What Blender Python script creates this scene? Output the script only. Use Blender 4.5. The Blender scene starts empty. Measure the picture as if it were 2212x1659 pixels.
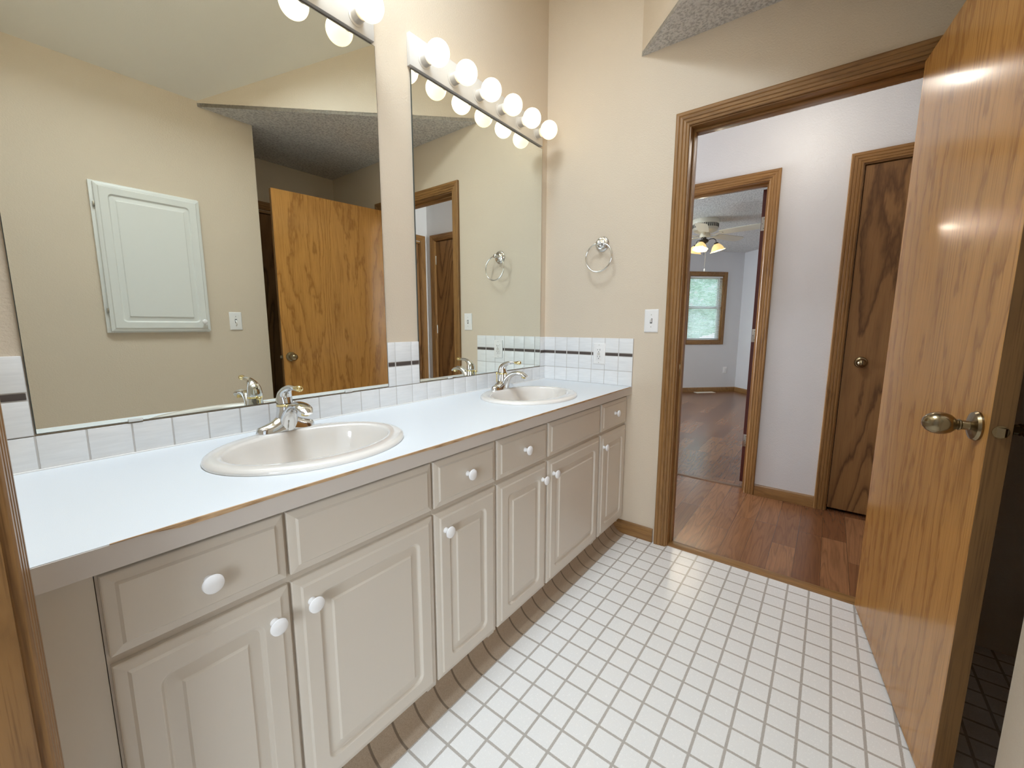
import bpy, bmesh, math, random
from mathutils import Vector, Matrix
from math import sin, cos, pi, radians, sqrt
random.seed(7)
S = bpy.context.scene
COL = S.collection

# ------------------------------------------------------------------ camera, world, main lights, exposure
F_PX = 888.35
yaw, pitch, roll = 0.655857, -0.141336, 0.002125
fw = Vector((cos(yaw)*cos(pitch), sin(yaw)*cos(pitch), sin(pitch)))
rt = Vector((sin(yaw), -cos(yaw), 0)); up = rt.cross(fw)
rt2 = rt*cos(roll)+up*sin(roll); up2 = up*cos(roll)-rt*sin(roll)
cam = bpy.data.objects.new('camera', bpy.data.cameras.new('camera')); COL.objects.link(cam)
cam.data.sensor_fit = 'HORIZONTAL'; cam.data.sensor_width = 36; cam.data.lens = 36*F_PX/2212
cam.data.clip_start = 0.004; cam.data.clip_end = 200
m = Matrix((rt2, up2, -fw)).transposed().to_4x4(); m.translation = Vector((-2.08667, -1.35930, 1.14115))
cam.matrix_world = m
S.camera = cam

W = bpy.data.worlds.new('sky'); S.world = W; W.use_nodes = True
bg = W.node_tree.nodes['Background']; bg.inputs[0].default_value = (0.72, 0.88, 1.0, 1); bg.inputs[1].default_value = 3.2

S.view_settings.view_transform = 'Standard'; S.view_settings.look = 'None'
S.view_settings.gamma = 1; S.view_settings.use_curve_mapping = False
S.view_settings.exposure = 0.0
S.cycles.use_denoising = True
S.cycles.max_bounces = 14; S.cycles.diffuse_bounces = 8; S.cycles.glossy_bounces = 6; S.cycles.transparent_max_bounces = 12
S.cycles.caustics_reflective = False; S.cycles.caustics_refractive = False
S.cycles.sample_clamp_indirect = 6

def area(name, loc, look, sx, sy, power, color):
    l = bpy.data.lights.new(name, 'AREA'); l.shape = 'RECTANGLE'; l.size = sx; l.size_y = sy
    l.energy = power; l.color = color
    o = bpy.data.objects.new(name, l); COL.objects.link(o); o.location = loc
    o.rotation_euler = Vector(look).to_track_quat('-Z', 'Y').to_euler()
    return o
SL = 0.5                                   # rise of the sloped bathroom ceiling towards the mirror wall
area('skylight_daylight', (-1.5, -0.665, 2.44+SL*1.055+0.40), (0, -.22, -1), 0.86, 0.73, 56, (0.80, 0.905, 1.0))
area('entry_window_daylight', (-4.75, -2.25, 1.45), (1, .25, 0), 1.3, 1.3, 60, (0.84, 0.92, 1.0))
area('bedroom_fill_light', (2.2, 2.72, 1.5), (0, -1, 0), 1.4, 1.3, 92, (0.80, 0.90, 1.0))  # unseen fill light added to brighten the bedroom, with its wall opening
area('hall_fill_light', (0.58, 2.63, 1.45), (0, -1, 0), 0.6, 1.2, 105, (0.90, 0.94, 1.0))  # unseen fill light added at the hall end to brighten its walls
def bulb_light(name, loc, r, power, color):
    l = bpy.data.lights.new(name, 'POINT'); l.energy = power; l.color = color; l.shadow_soft_size = r
    o = bpy.data.objects.new(name, l); COL.objects.link(o); o.location = loc; return o
bulb_light('hall_lamp_light', (0.58, -1.15, 2.26), .07, 3.6, (1.0, 0.93, 0.82))

# ------------------------------------------------------------------ node helpers
def mat(name):
    M = bpy.data.materials.new(name); M.use_nodes = True
    return M, M.node_tree, M.node_tree.nodes['Principled BSDF']
def N(t, kind, **kw):
    n = t.nodes.new(kind)
    for k, v in kw.items(): setattr(n, k, v)
    return n
def setv(n, **kw):
    for k, v in kw.items():
        n.inputs[k.replace('_', ' ')].default_value = v
    return n
def L(t, a, b): t.links.new(a, b)
def coords(t, scale=(1, 1, 1), rot=(0, 0, 0), loc=(0, 0, 0)):
    tc = N(t, 'ShaderNodeTexCoord'); mp = N(t, 'ShaderNodeMapping')
    mp.inputs['Scale'].default_value = scale; mp.inputs['Rotation'].default_value = rot; mp.inputs['Location'].default_value = loc
    L(t, tc.outputs['Object'], mp.inputs['Vector']); return mp.outputs[0]
def noise(t, vec, scale, detail=4, rough=.55, dist=0):
    n = N(t, 'ShaderNodeTexNoise'); L(t, vec, n.inputs['Vector'])
    setv(n, Scale=scale, Detail=detail, Roughness=rough, Distortion=dist); return n.outputs['Fac']
def ramp(t, fac, stops):
    r = N(t, 'ShaderNodeValToRGB'); L(t, fac, r.inputs[0]); e = r.color_ramp.elements
    while len(e) < len(stops): e.new(.5)
    for i, (p, c) in enumerate(stops):
        e[i].position = p; e[i].color = (c[0], c[1], c[2], 1) if isinstance(c, tuple) else (c, c, c, 1)
    return r.outputs[0]
def mth(t, op, a, b=None, c=None):
    n = N(t, 'ShaderNodeMath', operation=op)
    for i, x in enumerate((a, b, c)):
        if x is None: continue
        if isinstance(x, (int, float)): n.inputs[i].default_value = x
        else: L(t, x, n.inputs[i])
    return n.outputs[0]
def mix(t, fac, a, b, mode='MIX'):
    n = N(t, 'ShaderNodeMix', data_type='RGBA', blend_type=mode)
    for i, x in ((0, fac), (6, a), (7, b)):
        if isinstance(x, (int, float)): n.inputs[i].default_value = x
        elif isinstance(x, tuple): n.inputs[i].default_value = (*x, 1)
        else: L(t, x, n.inputs[i])
    return n.outputs[2]
def bump(t, b, h, strength, dist=.002):
    n = N(t, 'ShaderNodeBump'); setv(n, Strength=strength, Distance=dist)
    L(t, h, n.inputs['Height']); L(t, n.outputs[0], b.inputs['Normal'])

def plain(name, col, rough=.5, metal=0, coat=0, spec=.5):
    M, t, b = mat(name); setv(b, Base_Color=(*col, 1), Roughness=rough, Metallic=metal)
    b.inputs['Coat Weight'].default_value = coat; b.inputs['Specular IOR Level'].default_value = spec; return M
def paint(name, col, scale=170, st=.35, rough=.42, dist=.002):
    M, t, b = mat(name); v = coords(t)
    n1 = noise(t, v, scale, 3); n2 = noise(t, v, 3, 2)
    L(t, mix(t, n2, tuple(c*.965 for c in col), tuple(min(1, c*1.035) for c in col)), b.inputs['Base Color'])
    setv(b, Roughness=rough); bump(t, b, n1, st, dist); return M
def popcorn(name, col):
    M, t, b = mat(name); v = coords(t)
    n1 = noise(t, v, 75, 4, .65); n2 = noise(t, v, 30, 3)
    h = mth(t, 'ADD', n1, mth(t, 'MULTIPLY', n2, .6))
    L(t, ramp(t, n1, [(.38, tuple(c*.68 for c in col)), (.56, col)]), b.inputs['Base Color'])
    setv(b, Roughness=.95); bump(t, b, h, 1.0, .022); return M
def wood(name, base, dark, axis='Z', sc=1.0, cath=.5, bands=14, rough=.32, coat=.25, seed=0, fine=.5, stretch=.07, jag=.75, spec=.4):
    M, t, b = mat(name)
    def st(k): return {'X': (k, 1, 1), 'Y': (1, k, 1), 'Z': (1, 1, k)}[axis]
    v1 = coords(t, tuple(x*sc for x in st(stretch)), loc=(seed, seed*1.7, seed*.6))
    lo = noise(t, v1, 2.6, 2, .45, .4)
    jg = noise(t, coords(t, tuple(x*sc for x in st(.22)), loc=(seed*2, 0, seed)), 22, 3, .6)
    ph = mth(t, 'FRACT', mth(t, 'ADD', mth(t, 'MULTIPLY', lo, bands), mth(t, 'MULTIPLY', jg, jag)))
    band = ramp(t, ph, [(0, 1.0), (.16, .35), (.55, 0.0), (.86, .1), (1, 1.0)])
    fib = noise(t, coords(t, tuple(x*sc for x in st(.018))), 240, 3, .6)
    mid = noise(t, coords(t, tuple(x*sc for x in st(.03)), loc=(seed, 3, 1)), 38, 4, .6)
    c = mix(t, mid, tuple(x*.86 for x in base), tuple(min(1, x*1.12) for x in base))
    c = mix(t, mth(t, 'MULTIPLY', band, cath), c, dark)
    c = mix(t, mth(t, 'MULTIPLY', ramp(t, fib, [(.30, 1.0), (.50, 0.0)]), fine), c, dark)
    L(t, c, b.inputs['Base Color']); setv(b, Roughness=rough); b.inputs['Specular IOR Level'].default_value = spec
    b.inputs['Coat Weight'].default_value = coat; b.inputs['Coat Roughness'].default_value = .10
    bump(t, b, fib, .12, .0006); return M

WALL = paint('bath_wall_paint', (.67, .575, .455), 170, .6)
WALLW = paint('hall_wall_paint', (.70, .695, .70), 170, .55)
CEILS = paint('smooth_ceiling_paint', (.79, .76, .69), st=.2)
POP = popcorn('popcorn_ceiling', (.93, .92, .90))
OAKV = wood('oak_trim_upright', (.315, .165, .056), (.115, .050, .014), 'Z', 1.6, .45, 10, .36, .12, fine=.65)
OAKY = wood('oak_trim_crosswise', (.315, .165, .056), (.115, .050, .014), 'Y', 1.6, .45, 10, .36, .12, fine=.65)
OAKX = wood('oak_trim_lengthwise', (.315, .165, .056), (.115, .050, .014), 'X', 1.6, .45, 10, .36, .12, fine=.65)
OAKDOOR = wood('golden_oak_veneer', (.54, .265, .070), (.22, .085, .018), 'Z', 1.0, .58, 15, .24, .12, 3.1, .60, .11, 1.7, .22)
OAKSHADE = wood('shaded_oak_edge', (.20, .105, .036), (.085, .038, .012), 'Z', 1.4, .3, 10, .4, .05, fine=.7)  # door oak darkened, shade of the free edge put into the colour
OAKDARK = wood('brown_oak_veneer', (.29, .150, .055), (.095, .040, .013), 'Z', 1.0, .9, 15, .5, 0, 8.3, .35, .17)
MAROON = wood('maroon_stained_wood', (.085, .018, .014), (.03, .008, .006), 'Z', 1, .3, 10, .4, .1)
CABM = plain('almond_thermofoil', (.645, .585, .505), .30)
CABIN = plain('almond_panel', (.625, .565, .485), .42)
EDGE = plain('almond_laminate_edge', (.60, .55, .505), .4)
COUNTER, t_, b_ = mat('white_laminate'); v_ = coords(t_)
L(t_, ramp(t_, noise(t_, v_, 700, 2), [(.3, (.73, .77, .81)), (.7, (.77, .81, .845))]), b_.inputs['Base Color']); setv(b_, Roughness=.36)
SEAM, t_, b_ = mat('worn_kraft_seam'); v_ = coords(t_, (14, 200, 200))
L(t_, ramp(t_, noise(t_, v_, 2, 4), [(.30, (.16, .075, .03)), (.45, (.50, .32, .17)), (.7, (.64, .45, .27))]), b_.inputs['Base Color']); setv(b_, Roughness=.7)
PORC = plain('bone_porcelain', (.78, .745, .70), .12, 0, .6)
KNOBM = plain('white_ceramic', (.86, .855, .86), .12, 0, .5)
CHROME = plain('chrome', (.70, .71, .72), .06, 1)
BRASS = plain('polished_brass', (.80, .66, .33), .12, 1)
ABRASS = plain('antique_brass', (.27, .215, .13), .22, 1)
STEEL = plain('satin_steel', (.45, .43, .38), .35, 1)
MIRROR = plain('mirror_silver', (.88, .91, .85), 0.0, 1)
MEDGE = plain('mirror_edge', (.05, .06, .055), .3)
CLIP = plain('clear_clip_plastic', (.75, .76, .74), .2)
GROUT = plain('pale_grout', (.60, .575, .55), .9)
CAULK = plain('white_caulk', (.82, .81, .79), .5)
PLASTIC = plain('white_plastic', (.84, .83, .82), .3)
DARK = plain('dark_slot', (.03, .028, .025), .6)
WHITEM = plain('white_enamel', (.80, .79, .77), .3)
BARM = plain('satin_white_bar', (.60, .585, .565), .35)
SOCK = plain('white_socket', (.58, .55, .51), .45)
MEDW = plain('white_foil_door', (.74, .75, .72), .34)
STRIP = plain('dark_liner_tile', (.085, .066, .058), .5, 0, 0, .3)
FANW = plain('cream_fan_enamel', (.72, .68, .56), .35)
IRON = plain('dark_bronze', (.06, .05, .04), .4, .6)
TILE, t_, b_ = mat('white_wall_tile'); v_ = coords(t_, (1, 1, 9))
L(t_, ramp(t_, noise(t_, v_, 12, 4, .6), [(.3, (.76, .765, .77)), (.7, (.84, .845, .85))]), b_.inputs['Base Color']); setv(b_, Roughness=.3)
BULB, t_, b_ = mat('lit_frosted_globe')
setv(b_, Base_Color=(.9, .88, .8, 1), Roughness=.3); b_.inputs['Emission Color'].default_value = (1.0, .78, .44, 1); b_.inputs['Emission Strength'].default_value = 1.7
BULBC, t_, b_ = mat('lit_frosted_globe_cool')
setv(b_, Base_Color=(.9, .9, .88, 1), Roughness=.3); b_.inputs['Emission Color'].default_value = (1.0, .85, .58, 1); b_.inputs['Emission Strength'].default_value = 1.8
AMBER, t_, b_ = mat('lit_amber_glass')
setv(b_, Base_Color=(.9, .68, .32, 1), Roughness=.3); b_.inputs['Emission Color'].default_value = (1.0, .70, .28, 1); b_.inputs['Emission Strength'].default_value = .75
FBULB, t_, b_ = mat('lit_fan_bulb')
b_.inputs['Emission Color'].default_value = (1.0, .9, .68, 1); b_.inputs['Emission Strength'].default_value = 260
LAMPG, t_, b_ = mat('lit_dome_glass')
b_.inputs['Emission Color'].default_value = (1.0, .9, .75, 1); b_.inputs['Emission Strength'].default_value = 3
GLASS, t_, b_ = mat('window_glass')
tr_ = N(t_, 'ShaderNodeBsdfTransparent'); gl_ = N(t_, 'ShaderNodeBsdfGlossy'); gl_.inputs['Roughness'].default_value = 0
mx_ = N(t_, 'ShaderNodeMixShader'); mx_.inputs[0].default_value = .06
L(t_, tr_.outputs[0], mx_.inputs[1]); L(t_, gl_.outputs[0], mx_.inputs[2]); L(t_, mx_.outputs[0], t_.nodes['Material Output'].inputs[0])
BLIND, t_, b_ = mat('white_blind_slat'); setv(b_, Base_Color=(.86, .88, .90, 1), Roughness=.4)
b_.inputs['Transmission Weight'].default_value = 0
GRASS, t_, b_ = mat('lawn'); L(t_, ramp(t_, noise(t_, coords(t_), 3, 6), [(.3, (.34, .58, .30)), (.7, (.60, .78, .52))]), b_.inputs['Base Color']); setv(b_, Roughness=1)
LEAF, t_, b_ = mat('foliage'); L(t_, ramp(t_, noise(t_, coords(t_), 9, 6, .7), [(.38, (.25, .38, .30)), (.52, (.56, .68, .64)), (.66, (.88, .93, .95))]), b_.inputs['Base Color']); setv(b_, Roughness=.9)
BARK = plain('bark', (.12, .09, .06), .9)
CARPET = paint('beige_carpet', (.48, .42, .35), 400, 1, .95)

# vinyl sheet floor: printed 76 mm tiles with speckled grout
VPX, VPY, VP = -.0525, -.548, .0758
def vinyl(name, tile1, tile2, gro1, gro2):
    M, t, b = mat(name); tc = N(t, 'ShaderNodeTexCoord'); sp = N(t, 'ShaderNodeSeparateXYZ'); L(t, tc.outputs['Object'], sp.inputs[0])
    def line(o, off):
        f = mth(t, 'FRACT', mth(t, 'ADD', mth(t, 'DIVIDE', mth(t, 'SUBTRACT', o, off), VP), 100.5))
        return mth(t, 'ABSOLUTE', mth(t, 'SUBTRACT', f, .5))
    d = mth(t, 'MINIMUM', line(sp.outputs[0], VPX), line(sp.outputs[1], VPY))
    wob = mth(t, 'MULTIPLY', mth(t, 'SUBTRACT', noise(t, tc.outputs['Object'], 350, 2), .5), .03)
    k = ramp(t, mth(t, 'ADD', d, wob), [(.040, 1.0), (.058, 0.0)])
    sk = noise(t, tc.outputs['Object'], 620, 3, .7)
    tl = ramp(t, sk, [(.32, tile1), (.52, tile2)]); gr = ramp(t, sk, [(.38, gro1), (.62, gro2)])
    L(t, mix(t, k, tl, gr), b.inputs['Base Color'])
    n2 = noise(t, tc.outputs['Object'], 150, 2)
    L(t, ramp(t, n2, [(.3, .17), (.7, .30)]), b.inputs['Roughness'])
    bump(t, b, mth(t, 'SUBTRACT', mth(t, 'MULTIPLY', n2, .5), k), .22, .0012); return M
VINYL = vinyl('tile_pattern_vinyl', (.76, .755, .74), (.86, .86, .845), (.38, .345, .31), (.55, .52, .48))
COVE, t_, b_ = mat('tan_vinyl_cove')
tc_ = N(t_, 'ShaderNodeTexCoord'); sp_ = N(t_, 'ShaderNodeSeparateXYZ'); L(t_, tc_.outputs['Object'], sp_.inputs[0])
f_ = mth(t_, 'ABSOLUTE', mth(t_, 'SUBTRACT', mth(t_, 'FRACT', mth(t_, 'ADD', mth(t_, 'DIVIDE', mth(t_, 'SUBTRACT', sp_.outputs[0], VPX), VP), 100.5)), .5))
sk_ = noise(t_, tc_.outputs['Object'], 500, 3)
L(t_, mix(t_, ramp(t_, f_, [(.035, 1.0), (.055, 0.0)]), ramp(t_, sk_, [(.35, (.33, .25, .175)), (.6, (.42, .325, .235))]), (.17, .125, .085)), b_.inputs['Base Color']); setv(b_, Roughness=.4)

def laminate(name):
    M, t, b = mat(name); v = coords(t, loc=(0, .052, 0))
    br = N(t, 'ShaderNodeTexBrick'); L(t, v, br.inputs['Vector']); br.offset = .37; br.offset_frequency = 3
    setv(br, Scale=1.0, Mortar_Size=.0011, Mortar_Smooth=.2, Bias=0.0, Brick_Width=.62, Row_Height=.105)
    br.inputs['Color1'].default_value = (.0, 0, 0, 1); br.inputs['Color2'].default_value = (1, 1, 1, 1); br.inputs['Mortar'].default_value = (.5, .5, .5, 1)
    base = ramp(t, br.outputs['Color'], [(0, (.150, .058, .023)), (.5, (.21, .09, .037)), (1, (.29, .135, .058))])
    sh = N(t, 'ShaderNodeVectorMath', operation='ADD'); L(t, coords(t, (.10, 1, 1)), sh.inputs[0])
    cb = N(t, 'ShaderNodeVectorMath', operation='SCALE'); L(t, br.outputs['Color'], cb.inputs[0]); cb.inputs['Scale'].default_value = 7.0
    L(t, cb.outputs[0], sh.inputs[1])
    lo = noise(t, sh.outputs[0], 9, 2, .5, .5)
    band = ramp(t, mth(t, 'FRACT', mth(t, 'MULTIPLY', lo, 13)), [(0, 1.0), (.3, .2), (.8, 0.0), (1, 1.0)])
    fib = noise(t, coords(t, (.03, 1, 1)), 170, 4, .65)
    c = mix(t, mth(t, 'MULTIPLY', band, .38), base, (.075, .030, .014))
    c = mix(t, mth(t, 'MULTIPLY', ramp(t, fib, [(.32, 1.0), (.55, 0.0)]), .4), c, (.08, .034, .016))
    c = mix(t, mth(t, 'MULTIPLY', br.outputs['Fac'], .75), c, (.05, .02, .01))
    L(t, c, b.inputs['Base Color']); setv(b, Roughness=.26); b.inputs['Specular IOR Level'].default_value = .6
    return M
LAMI = laminate('red_brown_plank_laminate')

# ------------------------------------------------------------------ mesh helpers
class G:
    """collects shapes of ONE part and links them as one mesh"""
    def __init__(s): s.v = []; s.f = []; s.mi = []; s.cur = 0
    def add(s, vs, fs):
        o = len(s.v); s.v += [tuple(x) for x in vs]; s.f += [tuple(i+o for i in f) for f in fs]; s.mi += [s.cur]*len(fs); return s
    def bm(s, b):
        b.verts.ensure_lookup_table(); b.verts.index_update()
        s.add([v.co[:] for v in b.verts], [[v.index for v in f.verts] for f in b.faces]); b.free(); return s
    def box(s, x0, x1, y0, y1, z0, z1, bev=0, seg=2):
        b = bmesh.new(); bmesh.ops.create_cube(b, size=1)
        for v in b.verts: v.co = Vector(((x0+x1)/2+v.co.x*abs(x1-x0), (y0+y1)/2+v.co.y*abs(y1-y0), (z0+z1)/2+v.co.z*abs(z1-z0)))
        if bev: bmesh.ops.bevel(b, geom=b.edges[:], offset=bev, segments=seg, affect='EDGES', profile=.5)
        return s.bm(b)
    def loft(s, rings, close=True, cap0=True, cap1=True):
        n = len(rings[0]); vs = [p for r in rings for p in r]; fs = []
        for i in range(len(rings)-1):
            for j in range(n if close else n-1):
                k = (j+1) % n; fs.append((i*n+j, i*n+k, (i+1)*n+k, (i+1)*n+j))
        if cap0: fs.append(tuple(range(n-1, -1, -1)))
        if cap1: fs.append(tuple(range((len(rings)-1)*n, len(rings)*n)))
        return s.add(vs, fs)
    def lathe(s, prof, c=(0, 0, 0), ax=(0, 0, 1), seg=32, sx=1, sy=1, cap0=True, cap1=True):
        a = Vector(ax).normalized(); q = a.to_track_quat('Z', 'Y').to_matrix(); c = Vector(c)
        rings = [[c+q @ Vector((r*sx*cos(2*pi*j/seg), r*sy*sin(2*pi*j/seg), h)) for j in range(seg)] for r, h in prof]
        return s.loft(rings, True, cap0, cap1)
    def tube(s, pts, rad, seg=12, sq=None, ref=(0, 0, 1), closed=False):
        pts = [Vector(p) for p in pts]; n = len(pts); rings = []
        R = rad if isinstance(rad, (list, tuple)) else [rad]*n
        for i, p in enumerate(pts):
            a = pts[(i-1) % n] if (closed or i > 0) else p; b = pts[(i+1) % n] if (closed or i < n-1) else p
            d = (b-a).normalized(); rf = Vector(ref)
            if abs(d.dot(rf)) > .97: rf = Vector((1, 0, 0)) if abs(d.x) < .9 else Vector((0, 1, 0))
            u = d.cross(rf).normalized(); w = u.cross(d).normalized()
            r = R[i]; ru, rw = (r, r) if not isinstance(r, tuple) else r
            rings.append([p+u*ru*cos(2*pi*j/seg)+w*rw*sin(2*pi*j/seg) for j in range(seg)])
        if closed: rings.append(rings[0]); return s.loft(rings, True, False, False)
        return s.loft(rings)
    def ball(s, c, rx, ry=None, rz=None, seg=32, ax=(0, 0, 1)):
        ry = rx if ry is None else ry; rz = rx if rz is None else rz; n = seg//2
        prof = [(max(1e-5, sin(pi*i/n)), -cos(pi*i/n)*rz/rx) for i in range(n+1)]
        return s.lathe([(r*rx, h*rx) for r, h in prof], c, ax, seg, 1, ry/rx)
    def prism(s, poly, z0, z1):
        return s.loft([[(x, y, z0) for x, y in poly], [(x, y, z1) for x, y in poly]])
    def make(s, name, m, parent=None, smooth=35, loc=None, rotz=None):
        me = bpy.data.meshes.new(name); me.from_pydata(s.v, [], s.f)
        for x in (m if isinstance(m, (list, tuple)) else [m]): me.materials.append(x)
        if any(s.mi): me.polygons.foreach_set('material_index', s.mi)
        b = bmesh.new(); b.from_mesh(me); bmesh.ops.recalc_face_normals(b, faces=b.faces); b.to_mesh(me); b.free()
        if smooth:
            me.polygons.foreach_set('use_smooth', [True]*len(me.polygons)); me.set_sharp_from_angle(angle=radians(smooth))
        me.update()
        o = bpy.data.objects.new(name, me); COL.objects.link(o)
        if parent: o.parent = parent
        if loc: o.location = loc
        if rotz is not None: o.rotation_euler = (0, 0, rotz)
        return o

def tag(o, label, cat, group=None, kind=None):
    o['label'] = label; o['category'] = cat
    if group: o['group'] = group
    if kind: o['kind'] = kind
    return o
def thing(name, loc, label, cat, rotz=0, group=None, kind=None):
    o = bpy.data.objects.new(name, None); o.empty_display_size = .05; COL.objects.link(o)
    o.location = loc; o.rotation_euler = (0, 0, rotz); return tag(o, label, cat, group, kind)
def struct(o, label, cat): return tag(o, label, cat, None, 'structure')
def copy_tree(o, parent=None):
    c = o.copy(); COL.objects.link(c)
    if parent: c.parent = parent
    for ch in list(o.children): copy_tree(ch, c)
    return c

# wall slab with rectangular openings, in a plane: u runs along, z up, thickness n0..n1
def wall(name, m, axis, n0, n1, u0, u1, z1, holes, label, z0=0):
    g = G()
    def bx(a, b, c, d):
        if b-a < 1e-4 or d-c < 1e-4: return
        if axis == 'x': g.box(n0, n1, a, b, c, d)
        else: g.box(a, b, n0, n1, c, d)
    cur = u0
    for (a, b, c, d) in sorted(holes):
        bx(cur, a, z0, z1); bx(a, b, z0, c); bx(a, b, d, z1); cur = b
    bx(cur, u1, z0, z1)
    return struct(g.make(name, m, smooth=0), label, 'wall')

# ------------------------------------------------------------------ room shell
XL, YO, XA, YA, ZC = -2.094, -1.72, -.85, -2.27, 2.41     # left wall, opposite wall, alcove start, alcove back, flat ceiling
JL, JR, JT = -.776, -1.5765, 2.035                           # doorway to the hall: latch jamb, hinge jamb, head
struct(G().box(-2.24, .035, -2.40, .0, -.06, 0).make('floor', VINYL, smooth=0), 'white tile patterned vinyl floor of the bathroom', 'floor')
struct(G().box(.035, 1.145, -2.30, 2.6, -.06, 0).make('floor_hall', LAMI, smooth=0), 'red brown plank laminate floor of the hall', 'floor')
struct(G().box(1.145, 6.3, -2.75, 2.75, -.06, 0).make('floor_bedroom', LAMI, smooth=0), 'red brown plank laminate floor of the far bedroom', 'floor')
wall('wall_back', WALL, 'y', 0, .12, -2.21, .115, 3.7, [], 'beige mirror wall behind the vanity')
wall('wall_right', [WALL, WALLW], 'x', 0, .115, -2.40, 0, 3.7, [(JR-.018, JL+.018, 0, JT+.018)], 'beige wall with the towel ring and the hall doorway')
wall('wall_left', WALL, 'x', XL-.115, XL, -1.84, 0, 3.7, [(-1.468, -.657, 0, 2.053)], 'beige wall at the near end of the vanity with the entry doorway')
wall('wall_front', WALL, 'y', YO-.11, YO, XL, XA, 2.475, [], 'beige wall opposite the mirrors that carries the medicine cabinet')
wall('wall_alcove_side', WALL, 'x', XA-.11, XA, YA-.1, YO-.11, ZC, [], 'short beige side wall of the alcove behind the open door')
wall('wall_alcove_back', WALL, 'y', YA-.11, YA, XA, 0, ZC, [(-.80, -.10, 0, 2.03)], 'beige back wall of the alcove behind the open door')
# sloped smooth ceiling with the skylight hole (over the vanity, above the frame)
def zs(y): return 2.44+SL*(y-YO)
g = G(); hx0, hx1, hy0, hy1 = -1.95, -1.05, -1.05, -.28
for (a, b, c, d) in ((-2.21, hx0, YO-.003, .1), (hx1, .1, YO-.003, .1), (hx0, hx1, YO-.003, hy0), (hx0, hx1, hy1, .1)):
    g.loft([[(a, c, zs(c)), (b, c, zs(c)), (b, d, zs(d)), (a, d, zs(d))], [(a, c, zs(c)+.12), (b, c, zs(c)+.12), (b, d, zs(d)+.12), (a, d, zs(d)+.12)]])
struct(g.make('ceiling', CEILS, smooth=0), 'smooth sloped beige ceiling over the vanity', 'ceiling')
T0, U0 = (0.0, -.53), (-1.14, -1.72)
struct(G().prism([T0, U0, (XA, YO-.001), (XA, YA), (0, YA)][::-1], ZC, ZC+.02).make('ceiling_alcove', POP, smooth=0), 'low popcorn ceiling above the hall doorway and alcove', 'ceiling')
dn = Vector((T0[0]-U0[0], T0[1]-U0[1], 0)).normalized(); nn = Vector((dn.y, -dn.x, 0))*.09     # into the attic side
def dg(P, z, k): return (P[0]+nn.x*k, P[1]+nn.y*k, z)
struct(G().loft([[dg(T0, ZC+.0, 0), dg(U0, ZC+.0, 0), dg(U0, zs(U0[1])+.05, 0), dg(T0, zs(T0[1])+.05, 0)], [dg(T0, ZC+.001, 1), dg(U0, ZC+.001, 1), dg(U0, zs(U0[1])+.05, 1), dg(T0, zs(T0[1])+.05, 1)]]).make('wall_soffit', WALL, smooth=0), 'diagonal beige wall face above the low popcorn ceiling', 'wall')
sk = thing('window_2', (-1.5, -.665, zs(-.665)), 'skylight in the sloped ceiling above the vanity', 'skylight', kind='structure')
gf = G()
for (a, b, c, d) in ((hx0-.03, hx0, hy0-.03, hy1+.03), (hx1, hx1+.03, hy0-.03, hy1+.03), (hx0, hx1, hy0-.03, hy0), (hx0, hx1, hy1, hy1+.03)):
    gf.loft([[(x+1.5, y+.665, zs(y)-zs(-.665)+o) for x, y in ((a, c), (b, c), (b, d), (a, d))] for o in (.005, .46)])
gf.make('shaft', CEILS, sk, 0)
G().loft([[(x+1.5, y+.665, zs(y)-zs(-.665)+o) for x, y in ((hx0, hy0), (hx1, hy0), (hx1, hy1), (hx0, hy1))] for o in (.45, .456)]).make('pane', GLASS, sk, 0)

# hall
XH = 1.05
wall('wall_hall_far', WALLW, 'x', XH, XH+.115, -2.36, 2.6, 2.44, [(-2.138, -1.412, 0, 2.053), (-.988, -.20, 0, 2.053)], 'pale grey hall wall with the bedroom doorway and the closet door')
wall('wall_hall_near', WALLW, 'x', 0, .115, 0.12, 2.6, 2.44, [], 'pale grey hall wall beyond the bathroom corner')
wall('wall_hall_end', WALLW, 'y', -2.355, -2.245, .115, XH, 2.44, [(.25, .965, 0, 2.03)], 'pale grey end wall of the hall with a door')
wall('wall_hall_north', WALLW, 'y', 2.6, 2.7, 0, XH+.115, 2.44, [(.28, .88, .85, 2.05)], 'pale grey wall closing the far end of the hall')  # opening added for the hall fill light
struct(G().box(.115, XH, -2.245, 2.6, ZC, ZC+.03).make('ceiling_hall', POP, smooth=0), 'white popcorn ceiling of the hall', 'ceiling')
# pale skin on the hall side of the bathroom wall
g = G()
for (a, b, c, d) in ((-2.245, JR-.018, 0, ZC), (JL+.018, .12, 0, ZC), (JR-.018, JL+.018, JT+.018, ZC)): g.box(.115, .119, a, b, c, d)
struct(g.make('wall_hall_inner', WALLW, smooth=0), 'pale grey hall face of the bathroom wall', 'wall')

# far bedroom, its walls turned 45 degrees
CX, CY = 6.03, -.09; r2 = 1/sqrt(2); XB = XH+.115; ZB = 2.37
def w1(s, n, z): return (CX-s*r2+n*r2, CY+s*r2+n*r2, z)     # s along the window wall from the corner, n outwards
def w2(s, n, z): return (CX-s*r2+n*r2, CY-s*r2-n*r2, z)
def bx2(g, fn, s0, s1, n0, n1, z0, z1, bev=0):
    b = bmesh.new(); bmesh.ops.create_cube(b, size=1)
    for v in b.verts:
        v.co = Vector((s0 if v.co.x < 0 else s1, n0 if v.co.y < 0 else n1, z0 if v.co.z < 0 else z1))
    if bev: bmesh.ops.bevel(b, geom=b.edges[:], offset=bev, segments=2, affect='EDGES', profile=.5)
    for v in b.verts: v.co = Vector(fn(*v.co))
    return g.bm(b)
WS0, WS1, WZ0, WZ1 = .350, .975, .885, 1.985
g = G()
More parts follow.
